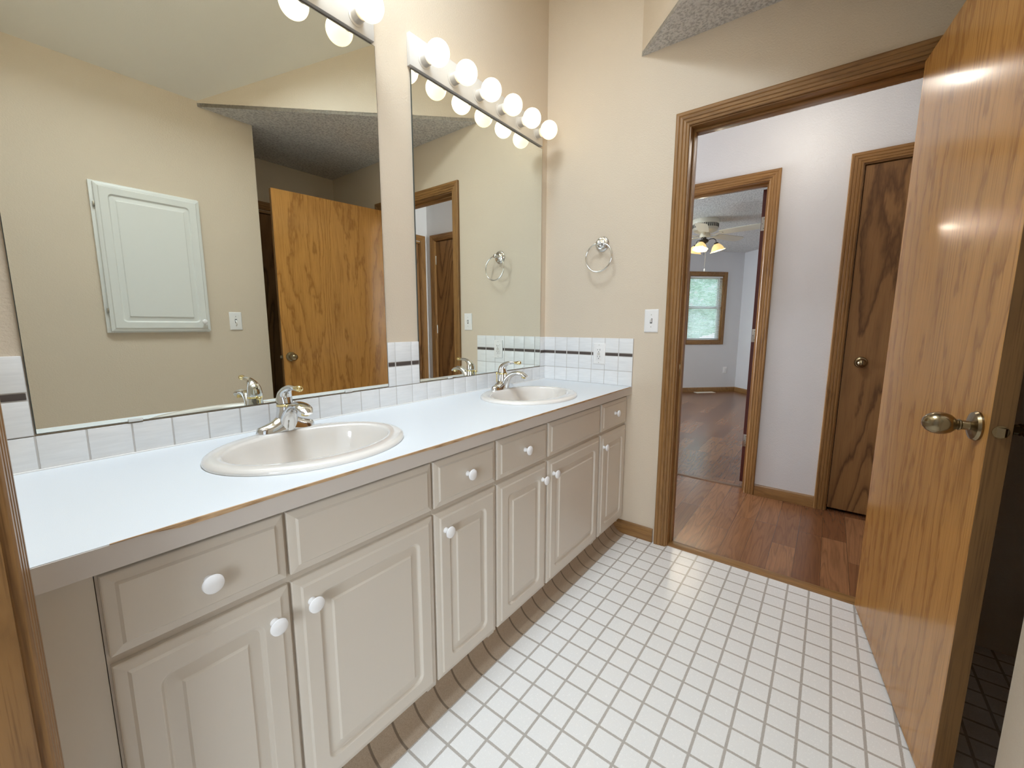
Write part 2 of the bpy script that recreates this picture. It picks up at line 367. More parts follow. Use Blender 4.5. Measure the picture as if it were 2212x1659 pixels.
for a in ((0, WS0, 0, 2.45), (WS1, 3.75, 0, 2.45), (WS0, WS1, 0, WZ0), (WS0, WS1, WZ1, 2.45)): bx2(g, w1, a[0], a[1], 0, .14, a[2], a[3])
struct(g.make('wall_bedroom_window', WALLW, smooth=0), 'pale blue grey bedroom wall with the blind covered window', 'wall')
g = G(); bx2(g, w2, -.14, 3.6, 0, .14, 0, 2.45); struct(g.make('wall_bedroom_right', WALLW, smooth=0), 'pale blue grey bedroom wall right of the window corner', 'wall')
wall('wall_bedroom_north', WALLW, 'y', 2.55, 2.69, XB, 3.6, 2.45, [(1.5, 2.9, .8, 2.1)], 'pale bedroom side wall with an added opening for fill light')
wall('wall_bedroom_south', WALLW, 'y', -2.69, -2.55, XB, 3.7, 2.45, [], 'pale bedroom side wall')
struct(G().box(XB, 6.3, -2.7, 2.7, ZB, ZB+.03).make('ceiling_bedroom', POP, smooth=0), 'white popcorn ceiling of the far bedroom', 'ceiling')
# entry room behind the camera
struct(G().box(-4.9, -2.24, -3.1, 1.1, -.06, 0).make('floor_entry', CARPET, smooth=0), 'beige carpet of the room behind the camera', 'floor')
wall('wall_entry_window', WALLW, 'x', -4.8, -4.7, -3.0, 1.0, 2.44, [(-2.92, -1.58, .8, 2.1)], 'pale wall with a window behind the camera')
wall('wall_entry_south', WALLW, 'y', -3.1, -3.0, -4.8, XL-.115, 2.44, [], 'pale side wall of the room behind the camera')
wall('wall_entry_north', WALLW, 'y', 1.0, 1.1, -4.8, XL-.115, 2.44, [], 'pale side wall of the room behind the camera beside its window')
wall('wall_entry_inner', WALLW, 'x', XL-.119, XL-.115, -3.0, 1.0, 2.44, [(-1.468, -.657, 0, 2.053)], 'pale face of the entry doorway wall')
struct(G().box(-4.8, XL-.115, -3.0, 1.0, ZC, ZC+.03).make('ceiling_entry', POP, smooth=0), 'white ceiling of the room behind the camera', 'ceiling')

struct(G().box(XB+.001, XB+.02, -2.25, -1.35, 0, 2.2).make('wall_closet', WALLW, smooth=0), 'plain wall closing the hall closet', 'wall')
struct(G().box(-.9, -.02, YA-.135, YA-.113, 0, 2.2).make('wall_alcove_closure', WALL, smooth=0), 'plain wall behind the alcove door', 'wall')
struct(G().box(.13, XH, -2.385, -2.358, 0, 2.2).make('wall_hall_closure', WALLW, smooth=0), 'plain wall behind the end door of the hall', 'wall')

# ------------------------------------------------------------------ casings and jambs (oak, fluted)
PROF = [(0, 0), (0, .008), (.003, .0105), (.010, .0115), (.0125, .0095), (.015, .0125), (.024, .0135), (.027, .0115), (.030, .0145), (.040, .0155), (.043, .0135), (.046, .0165), (.055, .0172), (.0595, .0150), (.060, 0)]
def casing(parent, face, sgn, axis, a, b, zt, which='LRT', rev=.005, mV=OAKV, mH=OAKY):
    """a<b are the jamb faces; face is the wall plane, sgn the side the casing stands out to"""
    P = (lambda u, z, n: (face+sgn*n, u, z)) if axis == 'x' else (lambda u, z, n: (u, face+sgn*n, z))
    A, Bq, Z = a-rev, b+rev, zt+rev
    if 'L' in which: G().loft([[P(A-w, 0, n) for w, n in PROF], [P(A-w, Z+w, n) for w, n in PROF]]).make('casing', mV, parent, 25)
    if 'R' in which: G().loft([[P(Bq+w, 0, n) for w, n in PROF], [P(Bq+w, Z+w, n) for w, n in PROF]]).make('casing', mV, parent, 25)
    if 'T' in which: G().loft([[P(A-w, Z+w, n) for w, n in PROF], [P(Bq+w, Z+w, n) for w, n in PROF]]).make('head_casing', mH, parent, 25)
def jambs(parent, axis, n0, n1, a, b, zt, stop=None, m=OAKV, mH=OAKY, th=.018):
    def bx(g, u0, u1, z0, z1, c0, c1, bev=.001):
        return g.box(c0, c1, u0, u1, z0, z1, bev) if axis == 'x' else g.box(u0, u1, c0, c1, z0, z1, bev)
    bx(G(), a-th, a, 0, zt+th, n0, n1).make('jamb', m, parent); bx(G(), b, b+th, 0, zt+th, n0, n1).make('jamb', m, parent)
    bx(G(), a, b, zt, zt+th, n0, n1).make('head_jamb', mH, parent)
    if stop:
        s0, s1 = stop
        bx(G(), a, a+.011, 0, zt, s0, s1).make('stop', m, parent); bx(G(), b-.011, b, 0, zt, s0, s1).make('stop', m, parent)
        bx(G(), a+.011, b-.011, zt-.011, zt, s0, s1).make('stop', mH, parent)
t1 = thing('trim_1', (0, 0, 0), 'fluted oak door frame between bathroom and hall', 'door frame', kind='structure')
casing(t1, 0, -1, 'x', JR, JL, JT); jambs(t1, 'x', 0, .119, JR, JL, JT, (.042, .076)); casing(t1, .119, 1, 'x', JR, JL, JT)
g = G().box(.038, .046, JL-.0025, JL+.0005, .895, .955, .001).make('strike_plate', ABRASS, t1)
t2 = thing('trim_2', (0, 0, 0), 'oak door frame around the open bedroom doorway', 'door frame', kind='structure')
casing(t2, XH, -1, 'x', -.97, -.218, 2.035); jambs(t2, 'x', XH, XB, -.97, -.218, 2.035, (1.085, 1.118))
t3 = thing('trim_3', (0, 0, 0), 'oak door frame around the closed hall closet door', 'door frame', kind='structure')
casing(t3, XH, -1, 'x', -2.12, -1.43, 2.035); jambs(t3, 'x', XH, XB, -2.12, -1.43, 2.035)
t4 = thing('trim_4', (0, 0, 0), 'dark oak door frame in the alcove back wall', 'door frame', kind='structure')
casing(t4, YA, 1, 'y', -.782, -.118, 2.03, mH=OAKX); jambs(t4, 'y', YA-.11, YA, -.782, -.118, 2.012, mH=OAKX)
t5 = thing('trim_5', (0, 0, 0), 'oak door frame in the end wall of the hall', 'door frame', kind='structure')
casing(t5, -2.245, 1, 'y', .268, .947, 2.03, mH=OAKX); jambs(t5, 'y', -2.355, -2.245, .268, .947, 2.012, mH=OAKX)
t6 = thing('trim_6', (0, 0, 0), 'oak door frame cropped at the left edge beside the countertop', 'door frame', kind='structure')
casing(t6, XL, 1, 'x', -1.45, -.675, 2.035); jambs(t6, 'x', XL-.119, XL, -1.45, -.675, 2.035)
struct(G().loft([[(.008, y, 0), (.012, y, .006), (.030, y, .010), (.052, y, .010), (.066, y, .006), (.070, y, 0)] for y in (JR, JL)]).make('trim_7', OAKY), 'wooden threshold strip between white vinyl and hall laminate', 'threshold')
struct(G().loft([[(1.118, y, 0), (1.123, y, .005), (1.145, y, .008), (1.160, y, .005), (1.164, y, 0)] for y in (-.97, -.218)]).make('trim_8', wood('dark_threshold', (.16, .08, .04), (.06, .03, .015), 'Y')), 'dark wooden threshold strip in the bedroom doorway', 'threshold')

# baseboards
def bprof(h=.075, d=.012): return [(0, 0), (d, 0), (d, h-.012), (d*.75, h-.004), (d*.35, h), (0, h)]
struct(G().loft([[(-d, y, z) for d, z in bprof(.073)] for y in (-.7005, -.478)]).make('baseboard_right', OAKY), 'short oak baseboard between vanity and hall doorway', 'baseboard')
struct(G().loft([[(XH-d, y, z) for d, z in bprof()] for y in (-1.365, -1.0355)]).make('baseboard_hall', OAKY), 'oak baseboard between bedroom doorway and closet door', 'baseboard')
struct(G().loft([[(x, YO+d, z) for d, z in bprof()] for x in (XL, XA)]).make('baseboard_front', OAKX), 'oak baseboard under the medicine cabinet wall', 'baseboard')
struct(G().loft([[(XA+d, y, z) for d, z in bprof()] for y in (YA, YO)]).make('baseboard_alcove', OAKY), 'dark oak baseboard in the alcove behind the door', 'baseboard')
struct(G().loft([[w1(s, -d, z) for d, z in bprof()] for s in (.0, 3.7)]).make('baseboard_bedroom_window', OAKX), 'oak baseboard under the bedroom window', 'baseboard')
struct(G().loft([[w2(s, -d, z) for d, z in bprof()] for s in (.012, 3.5)]).make('baseboard_bedroom_right', OAKX), 'oak baseboard on the bedroom wall right of the corner', 'baseboard')
# tan coved vinyl base under the vanity
R_ = .073; cv = [(-.548, 0.0)]+[(-.548+R_*sin(a), R_-R_*cos(a)) for a in [radians(90*i/10) for i in range(1, 11)]]+[(-.475, .088), (-.470, .088), (-.470, 0)]
struct(G().loft([[(x, y, z+.0005) for y, z in cv] for x in (XL+.0, -.0125)]).make('baseboard_back', COVE), 'tan coved vinyl base under the vanity cabinets', 'baseboard')

# ------------------------------------------------------------------ doors
def egg_knob(parent, P, nv, k=1.0, m=ABRASS):
    """rosette + neck + egg, axis along nv from the face point P"""
    r = G().lathe([(.001, 0), (.0325*k, 0), (.033*k, .004), (.030*k, .009), (.022*k, .012), (.013*k, .014)], P, nv, 36).make('rosette', m, parent)
    G().lathe([(.012*k, .012), (.0105*k, .016), (.0105*k, .026), (.013*k, .029), (.0125*k, .031), (.010*k, .0325), (.014*k, .036), (.0205*k, .043), (.0245*k, .053), (.0255*k, .063), (.0235*k, .074), (.018*k, .083), (.010*k, .089), (.001, .091)], P, nv, 36).make('knob', m, parent)
dr = thing('door_1', (-.012, -1.5325, 0), 'large golden oak flush door standing open at the right', 'door', rotz=radians(187.9), kind='structure')
G().box(0, .794, 0, .035, .012, 2.032, .0008).make('door_leaf', OAKDOOR, dr, 0)
G().box(.7942, .7955, .0004, .0346, .0125, 2.0315).make('shaded_edge', OAKSHADE, dr, 0)  # thin darker strip that paints the shade on the free edge
egg_knob(dr, (.745, 0, .922), (0, -1, 0)); egg_knob(dr, (.745, .035, .922), (0, 1, 0))
g = G(); pts = [( .795, .0175+.0115*cos(a), .922+.0285*sin(a)) for a in [2*pi*i/28 for i in range(28)]]
lp = G().lathe([(.001, -.001), (.0132, -.001), (.0132, .0012), (.0118, .0016), (.001, .0016)], (.7955, .0175, .922), (1, 0, 0), 32).make('latch_plate', ABRASS, dr)
G().loft([[(.7965, .0105, .912), (.7965, .0245, .912), (.7965, .0245, .932), (.7965, .0105, .932)], [(.808, .0195, .913), (.804, .0245, .913), (.804, .0245, .931), (.808, .0195, .931)]]).make('latch_bolt', ABRASS, dr)
for z in (.25, 1.02, 1.82): G().lathe([(.001, -.045), (.0055, -.045), (.0055, .045), (.001, .045)], (-.004, .041, z), (0, 0, 1), 16).make('hinge', ABRASS, dr)
d2 = thing('door_2', (XH+.012, -1.775, 0), 'closed brown oak closet door in the hall with a brass knob', 'door', kind='structure')
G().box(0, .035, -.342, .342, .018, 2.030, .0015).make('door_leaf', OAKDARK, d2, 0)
egg_knob(d2, (0, .262, .932), (-1, 0, 0), .95)
for z in (.30, 1.10, 1.84): G().lathe([(.001, -.045), (.006, -.045), (.006, .045), (.001, .045)], (-.004, -.345, z), (0, 0, 1), 16).make('hinge', STEEL, d2)
d3 = thing('door_3', (1.176, -.957, 0), 'bedroom door swung open showing its dark maroon hinge edge', 'door', kind='structure')
G().box(0, .74, 0, .030, .03, 2.026, .001).make('door_leaf', MAROON, d3, 0)
for z in (.335, 1.076, 1.81):
    h = G().box(-.0012, .0002, .003, .027, z-.044, z+.044, .0004).make('hinge', STEEL, d3)
    s_ = G()
    for q in (-.03, 0, .03): s_.lathe([(.001, 0), (.0028, 0), (.0022, .0008), (.001, .0008)], (-.0012, .015+(.006 if q == 0 else -.003), z+q), (-1, 0, 0), 12)
    s_.make('screws', IRON, h)
d4 = thing('door_4', (-.45, YA-.02, 0), 'dark oak door in the alcove seen in the mirror', 'door', kind='structure')
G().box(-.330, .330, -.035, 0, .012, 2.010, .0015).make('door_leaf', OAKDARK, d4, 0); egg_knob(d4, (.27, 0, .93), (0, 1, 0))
d5 = thing('door_5', (.607, -2.265, 0), 'dark oak door at the end of the hall seen in the mirror', 'door', kind='structure')
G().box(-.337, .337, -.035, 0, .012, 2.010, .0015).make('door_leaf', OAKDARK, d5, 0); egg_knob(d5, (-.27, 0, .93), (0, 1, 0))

# ------------------------------------------------------------------ vanity cabinets
FY = -.535
def rrect(x0, x1, z0, z1, r, n=5):
    pts = []
    for cx, cz, a0 in ((x1-r, z1-r, 0), (x0+r, z1-r, 90), (x0+r, z0+r, 180), (x1-r, z0+r, 270)):
        for i in range(n+1): a = radians(a0+90*i/n); pts.append((cx+r*cos(a), cz+r*sin(a)))
    return pts
def panel(x0, x1, z0, z1, prof, place):
    """prof: (inset, height, corner radius); place(u, v, w) -> xyz with w out of the face"""
    return G().loft([[place(u, v, w) for u, v in rrect(x0+i, x1-i, z0+i, z1-i, max(r, .0006))] for i, w, r in prof])
EDGEP = [(0, -.018, .001), (0, -.0090, .001), (.0012, -.0072, .001), (.0040, -.0058, .001), (.0155, -.0042, .001), (.0188, -.0006, .001), (.0194, 0, .001)]
DRAW = EDGEP
def doorp(raise_=.060):
    return EDGEP+[(.050, 0, .020), (.0515, -.0008, .0195), (.0555, -.0062, .017), (.0585, -.0072, .015), (.0640, -.0068, .010), (.0790, -.0038, .002), (.0822, -.0004, .001), (.0828, .0002, .001)]
def mush_knob(parent, P, nv, m=KNOBM, k=1.0):
    return G().lathe([(.001, 0), (.0085*k, 0), (.0082*k, .003), (.0062*k, .007), (.0062*k, .011), (.009*k, .0145), (.0150*k, .0175), (.0168*k, .0205), (.0160*k, .0235), (.0120*k, .0262), (.006*k, .0275), (.0005, .0278)], P, nv, 32).make('knob', m, parent)
front = lambda ox: (lambda u, v, w: (u-ox, FY-w+.5, v))
def cabinet(x0, x1, fr, label):
    ox = (x0+x1)/2; c = thing('vanity_cabinet', (ox, -.5, 0), label, 'cabinet', group='vanity cabinets')
    a, b_ = x0-ox+.0005, x1-ox-.0005
    g = G().box(a, a+.016, -.001, .485, .06, .715).box(b_-.016, b_, -.001, .485, .06, .715).box(a+.016, b_-.016, .477, .485, .12, .775).box(a+.016, b_-.016, -.001, .485, .104, .12)
    g.box(a, b_, .0305, .0465, 0, .104)
    xs = [a, a+.024]+([(fr[0][1]+fr[1][0])/2-ox-.024, (fr[0][1]+fr[1][0])/2-ox+.024] if len(fr) > 1 else [])+[b_-.024, b_]
    for k in range(0, len(xs), 2): g.box(xs[k], xs[k+1], -.017, -.001, .104, .775)
    for k in range(1, len(xs)-1, 2):
        for z0, z1 in ((.104, .120), (.604, .648), (.745, .775)): g.box(xs[k], xs[k+1], -.017, -.001, z0, z1)
    g.make('carcass', CABIN, c, 0)
    for (a, b, dk, pk) in fr:
        d = panel(a, b, .634, .769, DRAW, front(ox)).make('drawer_front' if dk else 'false_drawer_front', CABM, c, 20)
        if dk: mush_knob(d, (dk[0]-ox, FY+.5, dk[1]), (0, -1, 0))
        d = panel(a, b, .098, .618, doorp(), front(ox)).make('door', CABM, c, 20)
        if pk: mush_knob(d, (pk[0]-ox, FY+.5, pk[1]), (0, -1, 0))
    return c
c1 = cabinet(-2.018, -1.364, [(-2.014, -1.753, (-1.883, .700), (-1.786, .557)), (-1.746, -1.368, None, (-1.711, .561))], 'almond double door sink cabinet nearest the camera under the first sink')
cabinet(-1.364, -1.0915, [(-1.360, -1.0965, (-1.231, .703), (-1.325, .561))], 'narrow almond cabinet with one drawer between the two sinks')
cabinet(-1.0915, -.315, [(-1.086, -.787, (-.938, .705), (-.823, .559)), (-.774, -.323, None, (-.745, .561))], 'almond double door cabinet under the far sink with two close knobs')
cabinet(-.315, -.001, [(-.307, -.006, (-.165, .707), (-.288, .559))], 'narrow almond cabinet against the towel ring wall')
tag(G().box(XL+.0005, -2.0185, -.519, -.02, .0, .775, .001).make('filler_panel', CABIN, None, 0), 'plain almond filler panel between door frame and first cabinet', 'panel')

# countertop with two oval cut-outs
ZT, ZB_, CF = .824, .784, -.553
SINKS = [(-1.566, -.295), (-.572, -.295)]
ct = thing('countertop', (-1.047, -.28, ZT), 'long white laminate countertop over the vanity cabinets', 'countertop')
b = bmesh.new(); ol = [(XL+.0005, CF+.0012), (-.0005, CF+.0012), (-.0005, -.0005), (XL+.0005, -.0005)]
def loop(b, pts):
    vs = [b.verts.new((x, y, 0)) for x, y in pts]; return [b.edges.new((vs[i], vs[(i+1) % len(vs)])) for i in range(len(vs))]
es = loop(b, ol)
for (sx, sy) in SINKS: es += loop(b, [(sx+.226*cos(a), sy+.186*sin(a)) for a in [2*pi*i/64 for i in range(64)]])
bmesh.ops.triangle_fill(b, use_beauty=True, use_dissolve=False, edges=es)
ret = bmesh.ops.extrude_face_region(b, geom=b.faces[:])
for v in [x for x in ret['geom'] if isinstance(x, bmesh.types.BMVert)]: v.co.z -= .036
for v in b.verts: v.co.x += 1.047; v.co.y += .28
G().bm(b).make('deck', COUNTER, ct, 0)
G().box(XL+.0005+1.047, -.0005+1.047, CF+.28, CF+.28+.022, -.040, -.0012, .0006).make('front_edge', EDGE, ct, 0)
g = G(); rows = []
for i in range(121):
    x = -2.0+i*(1.975/120); k = min(1, max(0, (x+1.965)/.05)); k *= .55+.45*min(1, max(0, (-.25-x)/.6))
    wj = (.0050+.0012*sin(x*9)+.0008*sin(x*23+1))*k
    rows.append([(x+1.047, CF+.28-.0006, -.0008-wj), (x+1.047, CF+.28-.0006, .0004), (x+1.047, CF+.28+.0014+wj*.25, .0005), (x+1.047, CF+.28+.0014+wj*.25, -.0012-wj)])
o = g.loft(rows).make('worn_seam', SEAM, ct, 0); o['label'] = 'brown worn seam along the front edge'
cs_ = G().box(XL+.001+1.047, -.0005+1.047, -.0145+.28, -.0085+.28, -.0003, .003, .001)
cs_.make('caulk_bead', CAULK, ct, 0)

# sinks
def ell(a, bq, z, n=72): return [(a*cos(2*pi*i/n), bq*sin(2*pi*i/n), z) for i in range(n)]
def sink(x, y, label):
    s = thing('sink', (x, y, ZT), label, 'sink', group='oval drop-in sinks')
    rings = [ell(.222, .183, -.030), ell(.222, .183, .0004), ell(.2445, .2045, .0004), ell(.2455, .2055, .004), ell(.2435, .2035, .009), ell(.237, .197, .0130), ell(.229, .189, .0145), ell(.221, .175, .0142), ell(.2125, .158, .0135), ell(.2085, .1525, .0115), ell(.2055, .149, .006), ell(.201, .1445, -.010), ell(.193, .137, -.040), ell(.178, .124, -.075), ell(.150, .102, -.105), ell(.105, .072, -.122), ell(.055, .040, -.129), ell(.024, .024, -.131), ell(.0235, .0235, -.136)]
    G().loft(rings, True, False, False).make('basin', PORC, s, 60)
    d = G().lathe([(.0235, -.1355), (.031, -.1295), (.031, -.1275), (.022, -.129), (.0205, -.133), (.001, -.133)], (0, 0, 0), (0, 0, 1), 32, cap0=False).make('drain', CHROME, s)
    G().lathe([(.001, -.1325), (.018, -.1325), (.018, -.127), (.001, -.1255)], (0, 0, 0), (0, 0, 1), 24).make('stopper', CHROME, d)
    return s
sink(*SINKS[0], 'large oval bone sink nearest the camera'); sink(*SINKS[1], 'oval bone sink at the far end by the tiled corner')

# faucets: 4 inch centreset, arched spout, single lever with brass accents
def faucet(x, y, rz, label):
    f = thing('faucet', (x, y, ZT+.0138), label, 'faucet', rotz=rz, group='single lever chrome faucets')
    rings = []
    for i in range(25):                                       # base escutcheon: long loaf that swells up into the body
        u = -1+2*i/24; xx = .083*u
        hw = .027*sqrt(max(0.0, 1-abs(u)**3.2))+.0006
        hh = .014+.015*(1-abs(u)**1.8)+.024*math.exp(-(u/.36)**2)
        if abs(u) > .93: hh *= max(.15, (1-abs(u))/.07)
        rings.append([(xx, hw*cos(a), hh*max(0, sin(a))**.8 if sin(a) > 0 else 0) for a in [2*pi*j/20 for j in range(20)]])
    g = G().loft(rings)
    g.lathe([(.031, .016), (.0275, .030), (.0245, .044), (.0222, .058), (.0215, .069), (.001, .0692)], (0, 0, 0), (0, 0, 1), 32)
    g.make('body', CHROME, f, 50)
    # spout: springs from the front of the body, arches out and flares
    P = [(0, -.010, .003), (0, -.016, .022), (0, -.026, .044), (0, -.044, .064), (0, -.070, .078), (0, -.098, .080), (0, -.122, .074), (0, -.140, .064)]
    Rr = [(.027, .018), (.025, .017), (.0225, .015), (.019, .013), (.0185, .0115), (.0205, .0105), (.0205, .0085), (.012, .004)]
    def smooth(P, n=4):
        Q = []
        for i in range(len(P)-1):
            p0, p1, p2, p3 = P[max(0, i-1)], P[i], P[i+1], P[min(len(P)-1, i+2)]
            for k in range(n):
                q = k/n; Q.append(tuple(.5*((2*b)+(-a+c)*q+(2*a-5*b+4*c-d)*q*q+(-a+3*b-3*c+d)*q**3) for a, b, c, d in zip(p0, p1, p2, p3)))
        return Q+[P[-1]]
    sp = G().tube(smooth(P), [(b_, a_) for a_, b_ in smooth(Rr)], 20, ref=(1, 0, 0))
    so = sp.make('spout', CHROME, f, 60)
    G().lathe([(.0105, 0), (.0105, .010), (.001, .010)], (0, -.121, .058), (0, -.15, 1), 20).make('aerator', BRASS, so)
    o = G().lathe([(.0205, .0688), (.0222, .0700), (.0222, .0755), (.0210, .0768), (.001, .0768)], (0, 0, 0), (0, 0, 1), 32).make('collar', BRASS, f)
    o['label'] = 'brass collar ring'
    Ph = [(0, 0, .0765), (0, .001, .090), (0, -.003, .104), (0, -.016, .117), (0, -.036, .1255), (0, -.058, .1275), (0, -.072, .1275)]
    Rh = [(.0222, .0222), (.0215, .0210), (.0195, .0175), (.0145, .0120), (.0095, .0085), (.0070, .0065), (.0062, .0060)]
    hd = G().tube(smooth(Ph), smooth([(b_, a_) for a_, b_ in Rh]), 20, ref=(1, 0, 0)).make('lever_handle', CHROME, f, 60)
    o = G().tube([(0, -.068, .1275), (0, -.076, .1278), (0, -.088, .1285), (0, -.096, .129), (0, -.102, .1293), (0, -.1055, .1295)], [.0060, .0066, .0082, .0092, .0080, .0045], 18).make('lever_tip', BRASS, hd, 60)
    o['label'] = 'brass lever tip'
    o = G().tube([(0, .036, .020), (0, .036, .066)], .0026, 10).ball((0, .036, .071), .0058, seg=16).make('lift_rod', BRASS, f, 60)
    o['label'] = 'brass lift rod'
    return f
faucet(-1.555, -.112, 0, 'chrome single lever faucet on the near sink rim under the large mirror')
faucet(-.540, -.112, radians(3), 'chrome faucet at the far sink beside the tiled corner')

# ------------------------------------------------------------------ tile backsplashes
def tiles(parent, place, cols, rows, liner):
    g = G(); gl = G()
    def one(gg, u0, u1, z0, z1, gap=.0016, d=.0085, bev=.0016, gu=None):
        gu = gap if gu is None else gu
        bq = bmesh.new(); bmesh.ops.create_cube(bq, size=1)
        for v in bq.verts: v.co = Vector((u0+gu if v.co.x < 0 else u1-gu, .001 if v.co.y < 0 else d, z0+gap if v.co.z < 0 else z1-gap))
        bmesh.ops.bevel(bq, geom=bq.edges[:], offset=bev, segments=2, affect='EDGES', profile=.6)
        for v in bq.verts: v.co = Vector(place(*v.co))
        gg.bm(bq)
    for (u0, u1) in cols:
        for (z0, z1) in rows: one(g, u0, u1, z0, z1)
        if liner: one(gl, u0, u1, liner[0], liner[1], .0010, gu=.0030)
    g.make('tile_field', TILE, parent, 40)
    if liner: gl.make('dark_liner', STRIP, parent, 40)
    us = [u for c in cols for u in c]; zz = [z for r_ in rows for z in r_]
    gr = G(); P = [place(min(us)+.0005, 0.0005, min(zz)), place(max(us)-.0005, .0065, max(zz)-.002)]
    gr.box(P[0][0], P[1][0], P[0][1], P[1][1], P[0][2], P[1][2]).make('grout', GROUT, parent, 0)
js = [XL]+[-2.031+.0789*k for k in range(26)]+[0-.009]
ZR, ZL0, ZL1, ZTT = .9012, .9800, .9965, 1.0765
back = lambda ox: (lambda u, d, z: (u-ox, -d, z-ZT))
bs = thing('tile_backsplash', (-1.047, 0, ZT), 'single row of white tile running along under both mirrors', 'backsplash')
tiles(bs, back(-1.047), [(js[i], js[i+1]) for i in range(len(js)-1)], [(ZT, ZR)], None)
for nm, cols, lab in (('tile_backsplash', [(-1.119, -1.084), (-1.084, -1.005), (-1.005, -.9645)], 'white tile block with dark liner between the two mirrors'),
                      ('tile_backsplash', [(XL, -2.0305)], 'white tile column with dark liner left of the large mirror'),
                      ('tile_backsplash', [(-.0565, -.009)], 'narrow tile sliver between the far mirror and the corner')):
    ox = cols[0][0]; o = thing(nm, (ox, 0, ZT), lab, 'backsplash')
    tiles(o, back(ox), cols, [(ZR, ZL0), (ZL1, ZTT)], (ZL0, ZL1))
o = thing('tile_backsplash', (0, -.28, ZT), 'seven column white tile panel with dark liner under the towel ring', 'backsplash')
yj = [0]+[-.079*k for k in range(1, 7)]+[-.553]
tiles(o, lambda u, d, z: (-d, u+.28, z-ZT), [(yj[i+1], yj[i]) for i in range(7)], [(ZT, ZR), (ZR, ZL0), (ZL1, ZTT)], (ZL0, ZL1))

# ------------------------------------------------------------------ mirrors
def mirror(x0, x1, z0, z1, clips, label):
    cx = (x0+x1)/2; mo = thing('wall_mirror', (cx, 0, z0), label, 'mirror', group='frameless vanity mirrors')
    h = (x1-x0)/2
    G().box(-h, h, -.006, -.0006, .0005, z1-z0).make('backing', MEDGE, mo, 0)
    G().box(-h+.0012, h-.0012, -.0064, -.0058, .0015, z1-z0-.001).make('silvered_glass', MIRROR, mo, 0)
    for cxp in clips: G().box(cxp-cx-.014, cxp-cx+.014, -.0105, -.0062, -.001, .007, .002).make('clip', CLIP, mo, 40)
mirror(-2.0285, -1.1200, .9035, 2.108, (-1.865, -1.29), 'large frameless mirror above the near sink')
mirror(-.9635, -.0577, .9035, 2.108, (-.79, -.22), 'frameless mirror above the far sink in the corner')

# ------------------------------------------------------------------ vanity light bars
def lightbar(x0, x1, bx, label):
    cx = (x0+x1)/2; lb = thing('vanity_light_bar', (cx, 0, 2.112), label, 'light fixture', group='six globe vanity light bars')
    pl = G().box(x0-cx, x1-cx, -.0185, -.0003, 0, .113, .0015).make('back_plate', BARM, lb, 40)
    for i, x in enumerate(bx):
        so = G().lathe([(.001, 0), (.0290, 0), (.0290, .0015), (.0225, .0035), (.0218, .030), (.0200, .0315), (.001, .0315)], (x-cx, -.0185, .042), (0, -1, 0), 28).make('socket', SOCK, lb)
        R = .0445; pr = [(.001, -.045), (.0130, -.045), (.0138, -.040)]
        pr += [(max(.0005, R*sin(a)), -R*cos(a)) for a in [radians(20+160*k/18) for k in range(19)]]
        G().lathe(pr, (x-cx, -.0975, .042), (0, -1, 0), 32).make('light_bulb', BULBC if i % 2 == 0 else BULB, lb, 60)
xb = [-.907+.1545*k for k in range(6)]
lightbar(-.9755, -.0735, xb, 'white light bar with six lit globes above the far mirror')
lightbar(-2.031, -1.1290, [-1.197-.1545*k for k in range(5, -1, -1)], 'white light bar cropped at the top above the large mirror')

# ------------------------------------------------------------------ wall fittings
tr = thing('towel_ring', (0, -.357, 1.569), 'chrome towel ring on the beige wall above the tile panel', 'towel ring')
G().lathe([(.001, 0), (.0385, 0), (.0385, .003), (.035, .007), (.0335, .0075), (.031, .0115), (.0245, .0135), (.0225, .0135), (.0185, .0170), (.010, .0185), (.001, .0185)], (0, 0, 0), (-1, 0, 0), 40).make('rosette', CHROME, tr)
G().lathe([(.0105, .015), (.0090, .024), (.0085, .038), (.0115, .043), (.0125, .049), (.0105, .055), (.004, .0585), (.0005, .059)], (0, 0, 0), (-1, 0, 0), 28).make('post', CHROME, tr)
G().tube([(-.050+.004*cos(a), -.004+.0735*sin(a), -.0735+.0735*cos(a)) for a in [2*pi*i/64 for i in range(64)]], .0037, 12, ref=(1, 0, 0), closed=True).make('ring', CHROME, tr, 60)

def plate(parent, sgn_axis, w=.070, h=.1145):
    """plate in local coordinates: u across, z up, out along +w; returns place()"""
    return G().loft([[sgn_axis(u, v, d) for u, v in rrect(-w/2+i, w/2-i, -h/2+i, h/2-i, max(.002-i, .0006), 3)] for i, d in ((0, 0), (0, .003), (.0035, .0058), (.006, .0062))]).make('cover_plate', PLASTIC, parent, 30)
def switch(loc, pl, lab, flip):
    s = thing('light_switch', loc, lab, 'light switch'); plate(s, pl)
    G().loft([[pl(u, v, .0060) for u, v in rrect(-.0058, .0058, -.0125, .0125, .001, 2)], [pl(u, v, .0068) for u, v in rrect(-.0052, .0052, -.0118, .0118, .001, 2)]]).make('toggle_slot', DARK, s, 0)
    q = flip
    G().loft([[pl(u, v, .0066) for u, v in ((-.0042, -.008), (.0042, -.008), (.0042, .008), (-.0042, .008))], [pl(u, v+q*.009, .0175) for u, v in ((-.0032, -.0035), (.0032, -.0035), (.0032, .0035), (-.0032, .0035))]]).make('toggle', PLASTIC, s, 0)
    for v in (.030, -.030):
        G().loft([[pl(.0022*cos(a), v+.0022*sin(a), d) for a in [2*pi*i/12 for i in range(12)]] for d in (.0061, .0067)]).make('screw', STEEL, s)
    return s
px_ = lambda u, v, d: (-d, u, v); pyp = lambda u, v, d: (u, d, v)
switch((0, -.6385, 1.1655), px_, 'white toggle switch on the wall beside the hall doorway casing', 1)
switch((-1.042, YO, 1.1655), pyp, 'white toggle switch near the medicine cabinet seen in the mirror', -1)
